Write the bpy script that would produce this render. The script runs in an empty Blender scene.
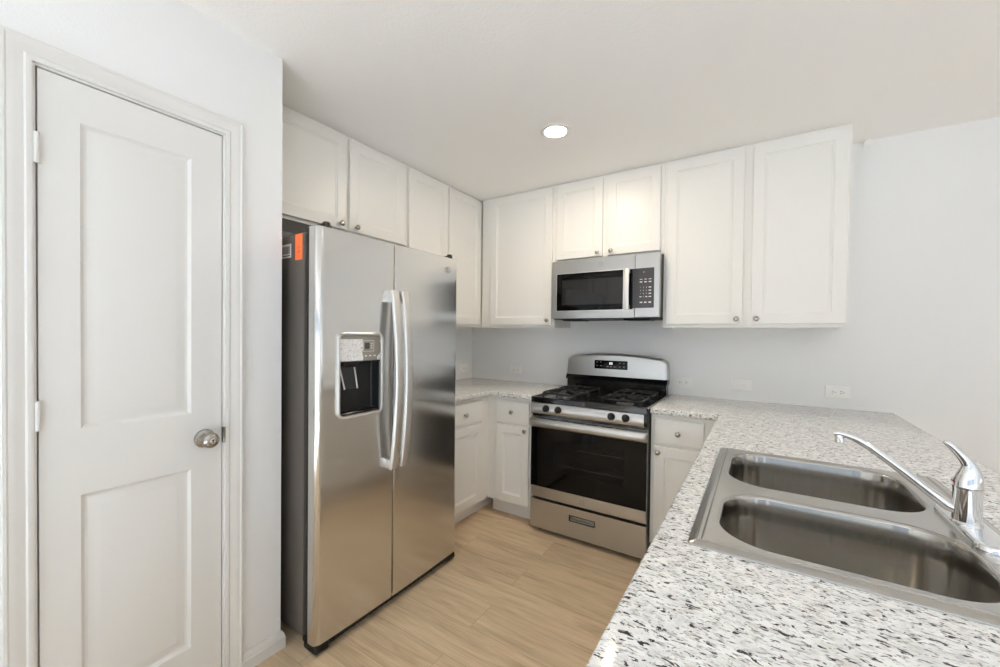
import bpy, bmesh, math, random
from mathutils import Vector, Matrix

S = bpy.context.scene
COL = S.collection
PI = math.pi

# ------------------------------------------------------------------ camera
CAM = dict(cx=2.3004, cy=-3.0592, cz=1.3279, yaw=0.5750, pitch=-0.0137, roll=0.0112, f=400.457, sx=0.44, sy=6.348)
cd = bpy.data.cameras.new('camera')
cam = bpy.data.objects.new('camera', cd)
COL.objects.link(cam)
cyw, syw, cp, sp = math.cos(CAM['yaw']), math.sin(CAM['yaw']), math.cos(CAM['pitch']), math.sin(CAM['pitch'])
fwd = Vector((-syw * cp, cyw * cp, sp))
rt0 = Vector((cyw, syw, 0))
up0 = rt0.cross(fwd)
cr, sr = math.cos(CAM['roll']), math.sin(CAM['roll'])
rt = rt0 * cr + up0 * sr
up = up0 * cr - rt0 * sr
m = Matrix((rt, up, -fwd)).transposed().to_4x4()
m.translation = Vector((CAM['cx'], CAM['cy'], CAM['cz']))
cam.matrix_world = m
cd.sensor_width = 36.0
cd.lens = 36.0 * CAM['f'] / 1000.0
cd.shift_x = -CAM['sx'] / 1000.0
cd.shift_y = CAM['sy'] / 1000.0
cd.clip_start = 0.02
cd.clip_end = 200
S.camera = cam

# ------------------------------------------------------------------ light and exposure
W = bpy.data.worlds.new('daylight')
S.world = W
W.use_nodes = True
bg = W.node_tree.nodes['Background']
# dim sky above the horizon; brighter lower half invented to light the ceiling
wt = W.node_tree
wtc = wt.nodes.new('ShaderNodeTexCoord')
wsp = wt.nodes.new('ShaderNodeSeparateXYZ')
wrm = wt.nodes.new('ShaderNodeValToRGB')
wma = wt.nodes.new('ShaderNodeMath')
wma.operation = 'MULTIPLY_ADD'
wma.inputs[1].default_value = 0.5
wma.inputs[2].default_value = 0.5
wt.links.new(wtc.outputs['Generated'], wsp.inputs[0])
wt.links.new(wsp.outputs['Z'], wma.inputs[0])
wt.links.new(wma.outputs[0], wrm.inputs['Fac'])
wrm.color_ramp.elements[0].position = 0.485
wrm.color_ramp.elements[0].color = (0.86, 0.96, 1.07, 1)
wrm.color_ramp.elements[1].position = 0.515
wrm.color_ramp.elements[1].color = (0.28, 0.34, 0.41, 1)
wt.links.new(wrm.outputs['Color'], bg.inputs['Color'])
bg.inputs['Strength'].default_value = 2.2
LAMP_STRENGTH = 270.0
sun = bpy.data.lights.new('sun', 'SUN')
sun.energy = 24.0
sun.angle = math.radians(1.0)
sun.color = (0.82, 0.955, 1.12)
sun_o = bpy.data.objects.new('sun', sun)
COL.objects.link(sun_o)
sun_o.rotation_euler = (math.radians(42), 0, math.radians(18))     # through the front windows, 48 degrees high
S.view_settings.view_transform = 'Standard'
S.view_settings.look = 'None'
S.view_settings.exposure = 0.1
S.view_settings.gamma = 1.0
S.view_settings.use_curve_mapping = False
S.cycles.max_bounces = 18
S.cycles.diffuse_bounces = 16
S.cycles.glossy_bounces = 6
S.cycles.transmission_bounces = 6
S.cycles.transparent_max_bounces = 8
S.cycles.sample_clamp_indirect = 6.0
S.cycles.caustics_reflective = False
S.cycles.caustics_refractive = False

# ------------------------------------------------------------------ dimensions
ZC = 2.452          # ceiling
XP = 0.628          # face of the pantry wall
YP = -2.155         # end of the pantry wall
RX, FY = 5.2, -5.8  # far right wall, wall behind the camera
WINDOWS_FRONT = [(1.1, 3.0, 0.06, 2.15), (3.3, 5.0, 0.06, 2.15)]     # x0, x1, z0, z1
WINDOWS_RIGHT = [(-5.3, -4.4, 0.6, 2.1), (-2.2, -1.3, 0.8, 2.1)]  # y0, y1, z0, z1


def portal(name, loc, rot, sx, sz):
    l = bpy.data.lights.new(name, 'AREA')
    l.shape = 'RECTANGLE'
    l.size, l.size_y = sx, sz
    l.cycles.is_portal = True
    o = bpy.data.objects.new(name, l)
    COL.objects.link(o)
    o.location = loc
    o.rotation_euler = rot


for (a, b, z0, z1) in WINDOWS_FRONT:
    portal('window_daylight', ((a + b) / 2, FY - 0.02, (z0 + z1) / 2), (PI / 2, 0, 0), b - a, z1 - z0)
for (a, b, z0, z1) in WINDOWS_RIGHT:
    portal('window_daylight', (RX + 0.02, (a + b) / 2, (z0 + z1) / 2), (PI / 2, 0, PI / 2), b - a, z1 - z0)


# ------------------------------------------------------------------ materials
def srgb(r, g, b):
    f = lambda c: (c / 255 / 12.92) if c / 255 <= 0.04045 else ((c / 255 + 0.055) / 1.055) ** 2.4
    return (f(r), f(g), f(b), 1)


class N:
    """a tiny node-graph writer"""
    def __init__(s, name):
        s.m = bpy.data.materials.new(name)
        s.m.use_nodes = True
        s.t = s.m.node_tree
        s.p = s.t.nodes['Principled BSDF']
        s.out = s.t.nodes['Material Output']

    def new(s, typ, **kw):
        n = s.t.nodes.new(typ)
        for k, v in kw.items():
            if k.startswith('i_'):
                n.inputs[int(k[2:])].default_value = v
            else:
                setattr(n, k, v)
        return n

    def link(s, a, b):
        s.t.links.new(a, b)

    def coord(s, scale=(1, 1, 1), rot=(0, 0, 0), kind='Object', loc=(0, 0, 0)):
        tc = s.new('ShaderNodeTexCoord')
        mp = s.new('ShaderNodeMapping')
        mp.inputs['Scale'].default_value = scale
        mp.inputs['Rotation'].default_value = rot
        mp.inputs['Location'].default_value = loc
        if kind == 'World':
            g = s.new('ShaderNodeNewGeometry')
            s.link(g.outputs['Position'], mp.inputs['Vector'])
        else:
            s.link(tc.outputs[kind], mp.inputs['Vector'])
        return mp.outputs['Vector']

    def noise(s, vec, scale, detail=2, rough=0.5, distort=0.0):
        n = s.new('ShaderNodeTexNoise')
        n.inputs['Scale'].default_value = scale
        n.inputs['Detail'].default_value = detail
        n.inputs['Roughness'].default_value = rough
        n.inputs['Distortion'].default_value = distort
        s.link(vec, n.inputs['Vector'])
        return n.outputs['Fac']

    def ramp(s, fac, stops, mode='LINEAR'):
        r = s.new('ShaderNodeValToRGB')
        r.color_ramp.interpolation = mode
        e = r.color_ramp.elements
        while len(e) < len(stops):
            e.new(0.5)
        for el, (p, c) in zip(e, stops):
            el.position = p
            el.color = c if len(c) == 4 else (*c, 1)
        s.link(fac, r.inputs['Fac'])
        return r.outputs['Color']

    def mix(s, fac, a, b, mode='MIX'):
        n = s.new('ShaderNodeMix', data_type='RGBA', blend_type=mode)
        for sock, v in ((n.inputs[0], fac), (n.inputs[6], a), (n.inputs[7], b)):
            if isinstance(v, (int, float, tuple)):
                sock.default_value = v
            else:
                s.link(v, sock)
        return n.outputs[2]

    def bump(s, height, strength, dist):
        b = s.new('ShaderNodeBump')
        b.inputs['Strength'].default_value = strength
        b.inputs['Distance'].default_value = dist
        s.link(height, b.inputs['Height'])
        s.link(b.outputs['Normal'], s.p.inputs['Normal'])

    def set(s, **kw):
        for k, v in kw.items():
            s.p.inputs[k.replace('_', ' ')].default_value = v
        return s


def plain(name, col, rough, metal=0.0, **kw):
    n = N(name)
    n.set(Base_Color=col, Roughness=rough, Metallic=metal, **kw)
    v = n.coord(kind='World')
    f = n.noise(v, 40, 2)
    r = n.new('ShaderNodeMapRange')
    r.inputs['To Min'].default_value = max(0.0, rough - 0.03)
    r.inputs['To Max'].default_value = min(1.0, rough + 0.03)
    n.link(f, r.inputs['Value'])
    n.link(r.outputs['Result'], n.p.inputs['Roughness'])
    return n.m


def paint(name, col, rough, bump=0.25, scale=140, dist=0.002):
    n = N(name)
    n.set(Base_Color=col, Roughness=rough)
    v = n.coord(kind='World')
    n.bump(n.noise(v, scale, 3, 0.55), bump, dist)
    return n.m


def steel(name, col, rough, aniso, streak='h', rot=0.0, axis='Z', var=0.012):
    n = N(name)
    n.set(Base_Color=col, Metallic=1.0, Roughness=rough, Anisotropic=aniso, Anisotropic_Rotation=rot)
    tg = n.new('ShaderNodeTangent', direction_type='RADIAL', axis=axis)
    n.link(tg.outputs['Tangent'], n.p.inputs['Tangent'])
    sc = {'h': (3, 3, 260), 'v': (260, 260, 3), 'x': (3, 260, 260)}[streak]
    v = n.coord(sc, kind='World')
    f = n.noise(v, 1.0, 3, 0.6)
    r = n.new('ShaderNodeMapRange')
    r.inputs['To Min'].default_value = max(0.02, rough - var)
    r.inputs['To Max'].default_value = rough + var
    n.link(f, r.inputs['Value'])
    n.link(r.outputs['Result'], n.p.inputs['Roughness'])
    return n.m


def granite():
    n = N('granite')
    a = (0, 0, math.radians(6))
    # broad cloudy ground
    g = n.noise(n.coord((1, 1.6, 1.6), a, 'World'), 26, 4, 0.6)
    base = n.ramp(g, [(0.3, srgb(212, 211, 209)), (0.55, srgb(238, 238, 236)), (0.75, srgb(244, 244, 242))])
    # faint tan and grey blotches
    g2 = n.noise(n.coord((1, 2.2, 2.2), a, 'World', (3, 1, 2)), 38, 3, 0.6)
    c = n.mix(n.ramp(g2, [(0.56, (0, 0, 0)), (0.68, (0.55, 0.55, 0.55))]), base, srgb(196, 186, 174))
    g3 = n.noise(n.coord((1, 2.4, 2.4), a, 'World', (7, 4, 1)), 62, 4, 0.65, 0.4)
    c = n.mix(n.ramp(g3, [(0.53, (0, 0, 0)), (0.64, (0.75, 0.75, 0.75))]), c, srgb(150, 150, 152))
    # dark elongated flecks
    g4 = n.noise(n.coord((1, 2.1, 2.1), a, 'World', (1, 9, 5)), 62, 3, 0.6, 0.6)
    c = n.mix(n.ramp(g4, [(0.588, (0, 0, 0)), (0.622, (1, 1, 1))]), c, srgb(54, 54, 57))
    g5 = n.noise(n.coord((1, 2.5, 2.6), a, 'World', (11, 2, 8)), 95, 2, 0.5, 0.3)
    c = n.mix(n.ramp(g5, [(0.62, (0, 0, 0)), (0.68, (0.9, 0.9, 0.9))]), c, srgb(76, 76, 79))
    n.link(c, n.p.inputs['Base Color'])
    n.set(Roughness=0.09, Specular_IOR_Level=0.35)
    return n.m


def wood_floor():
    n = N('wood_plank')
    v = n.coord(kind='World')
    br = n.new('ShaderNodeTexBrick')
    br.offset = 0.37
    br.inputs['Color1'].default_value = (0, 0, 0, 1)
    br.inputs['Color2'].default_value = (1, 1, 1, 1)
    br.inputs['Mortar'].default_value = (0.5, 0.5, 0.5, 1)
    br.inputs['Scale'].default_value = 1.0
    br.inputs['Mortar Size'].default_value = 0.0011
    br.inputs['Mortar Smooth'].default_value = 0.3
    br.inputs['Brick Width'].default_value = 1.22
    br.inputs['Row Height'].default_value = 0.18
    n.link(v, br.inputs['Vector'])
    # shift the grain from plank to plank
    comb = n.new('ShaderNodeVectorMath', operation='MULTIPLY_ADD')
    n.link(br.outputs['Color'], comb.inputs[0])
    comb.inputs[1].default_value = (7.3, 3.1, 0)
    n.link(v, comb.inputs[2])

    def m(sc):
        mp = n.new('ShaderNodeMapping')
        mp.inputs['Scale'].default_value = sc
        n.link(comb.outputs[0], mp.inputs['Vector'])
        return mp.outputs['Vector']
    g1 = n.noise(m((1.3, 11, 1)), 1.6, 5, 0.62, 0.9)
    g2 = n.noise(m((2.2, 60, 1)), 2.0, 4, 0.6, 0.2)
    c = n.ramp(g1, [(0.28, srgb(178, 153, 121)), (0.47, srgb(212, 187, 153)), (0.62, srgb(224, 200, 167)), (0.8, srgb(236, 215, 186))])
    c = n.mix(0.30, c, n.ramp(g2, [(0.3, srgb(176, 150, 118)), (0.7, srgb(240, 219, 190))]))
    tint = n.ramp(br.outputs['Color'], [(0, (0.90, 0.89, 0.88, 1)), (1, (1.03, 1.03, 1.03, 1))])
    c = n.mix(1.0, c, tint, 'MULTIPLY')
    c = n.mix(br.outputs['Fac'], c, srgb(172, 146, 113))
    n.link(c, n.p.inputs['Base Color'])
    n.set(Roughness=0.42, Specular_IOR_Level=0.35)
    n.bump(g2, 0.08, 0.001)
    return n.m


def emission(name, col, strength):
    n = N(name)
    n.set(Base_Color=(0, 0, 0, 1), Emission_Color=col, Emission_Strength=strength)
    return n.m


def dark_glass(name, tint, alpha):
    n = N(name)
    n.set(Base_Color=tint, Roughness=0.04, Alpha=alpha, Specular_IOR_Level=0.3)
    return n.m


def film():
    n = N('wrinkled_film')
    v = n.coord(kind='World')
    f = n.noise(v, 130, 4, 0.7, 1.4)
    c = n.ramp(f, [(0.38, srgb(168, 166, 164)), (0.47, srgb(226, 225, 224)), (0.7, srgb(240, 240, 239))])
    n.link(c, n.p.inputs['Base Color'])
    n.set(Roughness=0.25)
    n.bump(f, 0.6, 0.002)
    return n.m


M = dict(
    wall=paint('wall_paint', (0.80, 0.80, 0.795, 1), 0.75),
    ceil=paint('ceiling_paint', (0.92, 0.905, 0.885, 1), 0.85, 0.35, 90, 0.003),
    trim=plain('trim_paint', (0.71, 0.70, 0.678, 1), 0.42),
    cab=plain('cabinet_paint', (0.81, 0.795, 0.758, 1), 0.36),
    toe=paint('toe_kick_paint', (0.80, 0.80, 0.795, 1), 0.5, 0.03, 60),
    granite=granite(),
    floor=wood_floor(),
    steel=steel('brushed_steel', (0.70, 0.69, 0.67, 1), 0.19, 0.75, var=0.005),
    steel_range=steel('brushed_steel_warm', (0.55, 0.54, 0.52, 1), 0.31, 0.5),
    sink=steel('satin_sink_steel', (0.44, 0.42, 0.39, 1), 0.15, 0.0, 'v', var=0.05),
    deck=steel('satin_deck_steel', (0.52, 0.505, 0.48, 1), 0.22, 0.0, 'x'),
    handle=steel('satin_handle_steel', (0.72, 0.705, 0.68, 1), 0.44, 0.0, 'v'),
    chrome=plain('polished_chrome', (0.82, 0.82, 0.83, 1), 0.06, 1.0),
    nickel=plain('satin_nickel', (0.40, 0.375, 0.34, 1), 0.22, 1.0),
    side=plain('dark_grey_enamel', srgb(92, 86, 80), 0.36),
    black=plain('black_enamel', srgb(17, 17, 18), 0.16),
    blackm=plain('black_matte', srgb(22, 22, 23), 0.5),
    iron=plain('cast_iron', srgb(30, 30, 31), 0.34),
    alum=plain('burner_aluminium', (0.22, 0.22, 0.22, 1), 0.35, 1.0),
    glassb=plain('black_glass', srgb(10, 10, 11), 0.05, Specular_IOR_Level=0.25),
    window=dark_glass('smoked_window', (0.012, 0.011, 0.010, 1), 0.5),
    mwin=dark_glass('smoked_mesh_window', (0.03, 0.03, 0.032, 1), 0.93),
    cavity=plain('oven_enamel', srgb(96, 90, 84), 0.4),
    keypad=plain('charcoal_keypad', srgb(62, 61, 64), 0.3),
    legend=plain('white_legend', srgb(215, 214, 212), 0.6),
    greyleg=plain('grey_legend', srgb(150, 148, 144), 0.5),
    display=emission('lit_display', (0.9, 0.95, 1, 1), 1.6),
    panelgrey=plain('taupe_panel', srgb(140, 134, 125), 0.3),
    lcd=plain('lcd_window', srgb(70, 68, 66), 0.15),
    film=film(),
    orange=plain('orange_sticker', srgb(255, 122, 66), 0.6),
    label=plain('paper_label', srgb(224, 222, 219), 0.7),
    ink=plain('dark_ink', srgb(70, 66, 64), 0.7),
    plastic=plain('white_plastic', srgb(236, 235, 231), 0.35),
    slot=plain('dark_slot', srgb(60, 58, 56), 0.6),
    rug=paint('bounce_rug_wool', (0.80, 0.79, 0.77, 1), 0.9, 0.5, 300),  # cloth of the added bounce rug
    red=plain('red_mark', srgb(205, 30, 60), 0.4),
    blue=plain('blue_mark', srgb(40, 120, 160), 0.4),
    lens=emission('lamp_lens', (1.0, 0.85, 0.66, 1), LAMP_STRENGTH),
    fill_lens=emission('fill_lamp_lens', (1.0, 0.94, 0.86, 1), LAMP_STRENGTH * 0.25),  # lens of the added, unseen fill lights
    logo=plain('logo_metal', (0.40, 0.39, 0.37, 1), 0.35, 1.0),
)


# ------------------------------------------------------------------ mesh helpers
def F(axis, base):
    """(u, v, w) on a face -> world; w grows out of the face"""
    return {'-y': lambda u, v, w: Vector((u, base - w, v)),
            '+x': lambda u, v, w: Vector((base + w, u, v)),
            '-x': lambda u, v, w: Vector((base - w, u, v)),
            '+y': lambda u, v, w: Vector((u, base + w, v)),
            '+z': lambda u, v, w: Vector((u, v, base + w)),
            '-z': lambda u, v, w: Vector((u, v, base - w))}[axis]


def rrect(u0, u1, v0, v1, r, n=5):
    r = max(1e-5, min(r, (u1 - u0) / 2 - 1e-5, (v1 - v0) / 2 - 1e-5))
    out = []
    for cx, cy, a0 in ((u1 - r, v1 - r, 0), (u0 + r, v1 - r, 90), (u0 + r, v0 + r, 180), (u1 - r, v0 + r, 270)):
        for k in range(n + 1):
            a = math.radians(a0 + 90 * k / n)
            out.append((cx + r * math.cos(a), cy + r * math.sin(a)))
    return out


class MB:
    def __init__(s):
        s.b = bmesh.new()

    def loft(s, loops, closed=True, cap0=True, cap1=True):
        """loops: lists of Vector, the same count in each"""
        rows = [[s.b.verts.new(p) for p in L] for L in loops]
        n = len(rows[0])
        for A, B in zip(rows, rows[1:]):
            for i in range(n if closed else n - 1):
                j = (i + 1) % n
                s.b.faces.new((A[i], A[j], B[j], B[i]))
        if closed and cap0:
            s.b.faces.new(rows[0])
        if closed and cap1:
            s.b.faces.new(rows[-1])
        return s

    def box(s, x0, x1, y0, y1, z0, z1, bev=0.0, seg=2):
        vs = [s.b.verts.new((x, y, z)) for x in (x0, x1) for y in (y0, y1) for z in (z0, z1)]
        q = lambda *i: s.b.faces.new([vs[k] for k in i])
        fs = [q(0, 1, 3, 2), q(4, 6, 7, 5), q(0, 4, 5, 1), q(2, 3, 7, 6), q(0, 2, 6, 4), q(1, 5, 7, 3)]
        if bev > 0:
            es = {e for f in fs for e in f.edges}
            bmesh.ops.bevel(s.b, geom=list(es), offset=bev, segments=seg, profile=0.5, affect='EDGES')
        return s

    def rings(s, f, rect, prof, r=0.0, n=4, cap0=True, cap1=True):
        """concentric (rounded) rectangles: prof = [(inset, w)...]"""
        u0, u1, v0, v1 = rect
        loops = []
        for ins, w in prof:
            a = (u0 + ins, u1 - ins, v0 + ins, v1 - ins)
            pts = rrect(*a, r - ins if r > ins else 1e-4, n) if r > 0 else [(a[0], a[2]), (a[1], a[2]), (a[1], a[3]), (a[0], a[3])]
            loops.append([f(u, v, w) for u, v in pts])
        return s.loft(loops, True, cap0, cap1)

    def prism(s, f, poly, w0, w1, bev=0.0):
        if bev > 0:
            c = Vector((sum(p[0] for p in poly) / len(poly), sum(p[1] for p in poly) / len(poly)))
            sh = [tuple(c + (Vector(p) - c) * (1 - bev / max(0.001, (Vector(p) - c).length))) for p in poly]
            return s.loft([[f(u, v, w0) for u, v in poly], [f(u, v, w1 - bev) for u, v in poly], [f(u, v, w1) for u, v in sh]])
        return s.loft([[f(u, v, w0) for u, v in poly], [f(u, v, w1) for u, v in poly]])

    def lathe(s, origin, axis, prof, n=24, cap0=True, cap1=True):
        """prof: [(radius, along)]"""
        a = Vector(axis).normalized()
        t = Vector((0, 0, 1)) if abs(a.z) < 0.9 else Vector((1, 0, 0))
        e1 = a.cross(t).normalized()
        e2 = a.cross(e1)
        o = Vector(origin)
        loops = [[o + a * h + (e1 * math.cos(2 * PI * k / n) + e2 * math.sin(2 * PI * k / n)) * max(r, 1e-4) for k in range(n)] for r, h in prof]
        return s.loft(loops, True, cap0, cap1)

    def tube(s, pts, rad, n=10, flat=None, upv=(0, 0, 1)):
        """a swept tube; rad: number or list; flat: (width, height) factors; """
        pts = [Vector(p) for p in pts]
        loops = []
        for i, p in enumerate(pts):
            d = (pts[min(i + 1, len(pts) - 1)] - pts[max(i - 1, 0)]).normalized()
            u = Vector(upv)
            if abs(d.dot(u)) > 0.98:
                u = Vector((1, 0, 0)) if abs(d.x) < 0.9 else Vector((0, 1, 0))
            e1 = d.cross(u).normalized()
            e2 = e1.cross(d).normalized()
            r = rad[i] if isinstance(rad, (list, tuple)) else rad
            fw, fh = (flat[i] if isinstance(flat, list) else flat) if flat else (1, 1)
            loops.append([p + e1 * (math.cos(2 * PI * k / n) * r * fw) + e2 * (math.sin(2 * PI * k / n) * r * fh) for k in range(n)])
        return s.loft(loops)

    def grid(s, xs, ys, inside, z0, z1, bev=0.0, seg=3):
        """a slab made of grid cells (plan view), outer edges eased"""
        vs = {}
        V = lambda i, j, k: vs.setdefault((i, j, k), s.b.verts.new((xs[i], ys[j], (z0, z1)[k]))) if (i, j, k) not in vs else vs[(i, j, k)]
        on = lambda i, j: 0 <= i < len(xs) - 1 and 0 <= j < len(ys) - 1 and inside((xs[i] + xs[i + 1]) / 2, (ys[j] + ys[j + 1]) / 2)
        fs = []
        for i in range(len(xs) - 1):
            for j in range(len(ys) - 1):
                if not on(i, j):
                    continue
                for k in (0, 1):
                    fs.append(s.b.faces.new((V(i, j, k), V(i + 1, j, k), V(i + 1, j + 1, k), V(i, j + 1, k))))
                for di, dj, a, b in ((-1, 0, (i, j), (i, j + 1)), (1, 0, (i + 1, j), (i + 1, j + 1)), (0, -1, (i, j), (i + 1, j)), (0, 1, (i, j + 1), (i + 1, j + 1))):
                    if not on(i + di, j + dj):
                        fs.append(s.b.faces.new((V(*a, 0), V(*b, 0), V(*b, 1), V(*a, 1))))
        bmesh.ops.recalc_face_normals(s.b, faces=fs)
        if bev > 0:
            es = [e for e in s.b.edges if len(e.link_faces) == 2 and e.calc_face_angle(0) > 0.5]
            bmesh.ops.bevel(s.b, geom=es, offset=bev, segments=seg, profile=0.5, affect='EDGES')
        return s

    def text(s, f, body, u, v, size, depth=0.0004, w=0.0, align='CENTER'):
        cu = bpy.data.curves.new('txt', 'FONT')
        cu.body = body
        cu.size = size
        cu.align_x = align
        cu.align_y = 'CENTER'
        cu.resolution_u = 3
        o = bpy.data.objects.new('txt', cu)
        COL.objects.link(o)
        bpy.context.view_layer.update()
        me = bpy.data.meshes.new_from_object(o.evaluated_get(bpy.context.evaluated_depsgraph_get()))
        bpy.data.objects.remove(o)
        bpy.data.curves.remove(cu)
        t = bmesh.new()
        t.from_mesh(me)
        bpy.data.meshes.remove(me)
        mp = {}
        for vv in t.verts:
            mp[vv] = s.b.verts.new(f(u + vv.co.x, v + vv.co.y, w + depth))
        for ff in t.faces:
            try:
                s.b.faces.new([mp[x] for x in ff.verts])
            except ValueError:
                pass
        t.free()
        return s

    def build(s, name, mat, parent=None, angle=32, recalc=True):
        if recalc:
            bmesh.ops.recalc_face_normals(s.b, faces=s.b.faces)
        off = Vector((0, 0, 0))
        p = parent
        while p is not None:
            off += p.location
            p = p.parent
        if off.length > 0:
            bmesh.ops.translate(s.b, verts=s.b.verts, vec=-off)
        me = bpy.data.meshes.new(name)
        s.b.to_mesh(me)
        s.b.free()
        me.polygons.foreach_set('use_smooth', [True] * len(me.polygons))
        me.set_sharp_from_angle(angle=math.radians(angle))
        me.materials.append(M[mat] if isinstance(mat, str) else mat)
        o = bpy.data.objects.new(name, me)
        COL.objects.link(o)
        if parent is not None:
            o.parent = parent
        return o


def tag(o, label, cat, group=None):
    o['label'] = label
    o['category'] = cat
    if group:
        o['group'] = group
    return o


def thing(name, loc, label, cat, group=None):
    o = bpy.data.objects.new(name, None)
    o.empty_display_size = 0.05
    COL.objects.link(o)
    o.location = loc
    return tag(o, label, cat, group)


def struct(name, mb, mat, parent=None, **kw):
    o = mb.build(name, mat, parent, **kw)
    if parent is None:
        o['kind'] = 'structure'
    return o


# ------------------------------------------------------------------ the room shell
struct('floor', MB().box(-0.1, RX + 0.1, FY - 0.1, 0.1, -0.06, 0.0), 'floor')
struct('ceiling', MB().box(-0.1, RX + 0.1, FY - 0.1, 0.1, ZC, ZC + 0.06), 'ceil')
struct('wall_back', MB().box(-0.1, RX + 0.1, 0.0, 0.1, 0.0, ZC), 'wall')
struct('wall_alcove', MB().box(-0.1, 0.0, YP - 0.115, 0.0, 0.0, ZC), 'wall')
# the pantry wall: its end return beside the refrigerator and the door opening
D0, D1, DT = -2.829, -2.373, 2.049     # rough opening of the door
wl = MB()
wl.box(-0.1, XP, YP - 0.115, YP, 0, ZC)                       # return wall
wl.box(XP - 0.115, XP, D1 + 0.012, YP - 0.115, 0, ZC)
wl.box(XP - 0.115, XP, D0 - 0.012, D1 + 0.012, DT + 0.012, ZC)
wl.box(XP - 0.115, XP, FY, D0 - 0.012, 0, ZC)
struct('wall_left', wl, 'wall')


def holes_wall(axis, holes, a0, a1):
    mb = MB()
    cuts = sorted(holes)
    seg = lambda s0, s1, z0, z1: mb.box(s0, s1, FY - 0.1, FY, z0, z1) if axis == 'x' else mb.box(RX, RX + 0.1, s0, s1, z0, z1)
    pos = a0
    for (h0, h1, z0, z1) in cuts:
        seg(pos, h0, 0, ZC)
        if z0 > 0:
            seg(h0, h1, 0, z0)
        seg(h0, h1, z1, ZC)
        pos = h1
    seg(pos, a1, 0, ZC)
    return mb


struct('wall_front', holes_wall('x', WINDOWS_FRONT, XP - 0.115, RX + 0.1), 'wall')
struct('wall_right', holes_wall('y', WINDOWS_RIGHT, FY, 0.0), 'wall')
wi = 0  # unseen windows, added and sized to light the room
for ax, hs in (('x', WINDOWS_FRONT), ('y', WINDOWS_RIGHT)):
    for (a, b, z0, z1) in hs:
        wi += 1
        f = F('+y', FY - 0.07) if ax == 'x' else F('-x', RX + 0.07)
        mb = MB()
        t = 0.045
        for (u0, u1, v0, v1) in ((a, b, z0, z0 + t), (a, b, z1 - t, z1), (a, a + t, z0 + t, z1 - t), (b - t, b, z0 + t, z1 - t), ((a + b) / 2 - t / 2, (a + b) / 2 + t / 2, z0 + t, z1 - t)):
            mb.rings(f, (u0, u1, v0, v1), [(0, 0), (0, 0.045), (0.004, 0.05)])
        struct('window_%d' % wi, mb, 'trim')


def baseboard(mb, pts):
    """pts: plan polyline; the profile grows to the left-hand side (room side given by sign)"""
    prof = [(0.0, 0.0), (0.014, 0.0), (0.014, 0.044), (0.0115, 0.048), (0.0115, 0.054), (0.006, 0.066), (0.004, 0.072), (0.0, 0.072)]
    loops = []
    for i, p in enumerate(pts):
        p = Vector(p)
        dirs = []
        if i > 0:
            dirs.append((p - Vector(pts[i - 1])).normalized())
        if i < len(pts) - 1:
            dirs.append((Vector(pts[i + 1]) - p).normalized())
        ns = [Vector((d.y, -d.x)) for d in dirs]
        nn = sum(ns, Vector((0, 0)))
        nn = nn / nn.dot(ns[0])
        loops.append([Vector((p.x + nn.x * o, p.y + nn.y * o, z)) for o, z in prof])
    mb.loft(loops)


bb = MB()
baseboard(bb, [(XP, -2.318), (XP, YP), (0.30, YP)])
struct('baseboard_left', bb, 'trim')
bb = MB()
baseboard(bb, [(XP, FY), (XP, -2.882)])
struct('baseboard_pantry', bb, 'trim')
bb = MB()
baseboard(bb, [(2.90, 0.0), (RX, 0.0), (RX, FY), (5.05, FY)])
struct('baseboard_back', bb, 'trim')

# door casing (trim_1) with jamb
tr = MB()
prof = [(0.0, 0.0), (0.0, 0.010), (0.006, 0.0125), (0.012, 0.0125), (0.016, 0.0095), (0.030, 0.013), (0.040, 0.0165), (0.046, 0.0165), (0.050, 0.019), (0.056, 0.019), (0.057, 0.0)]
I0, I1, IT = D0 - 0.006, D1 + 0.006, DT + 0.006     # inner edge of the casing
loops = []
for (u, v, du, dv) in ((I0, 0.0, -1, 0), (I0, IT, -1, 1), (I1, IT, 1, 1), (I1, 0.0, 1, 0)):
    loops.append([Vector((XP + w, u + du * o, v + dv * o)) for o, w in prof])
tr.loft(loops)
# jamb boards and the stop
for (u0, u1, v0, v1) in ((D0 - 0.012, D0, 0, DT), (D1, D1 + 0.012, 0, DT), (D0 - 0.012, D1 + 0.012, DT, DT + 0.012)):
    tr.box(XP - 0.115, XP, u0, u1, v0, v1)
for (u0, u1, v0, v1) in ((D0, D0 + 0.010, 0, DT), (D1 - 0.010, D1, 0, DT), (D0 + .01, D1 - .01, DT - 0.010, DT)):
    tr.box(XP - 0.075, XP - 0.042, u0, u1, v0, v1)
trim = struct('trim_1', tr, 'trim')
st = MB()
st.rings(F('+x', XP - 0.03), (D1 - 0.0005, D1 + 0.0017, 0.915, 0.972), [(0, 0), (0, 0.0335)])
st.rings(F('+x', XP + 0.0), (D1 + 0.001, D1 + 0.0075, 0.915, 0.972), [(0, 0), (0, 0.0075), (0.001, 0.0085)])
st.build('strike_plate', 'nickel', trim)['label'] = 'small satin nickel strike plate'

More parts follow.
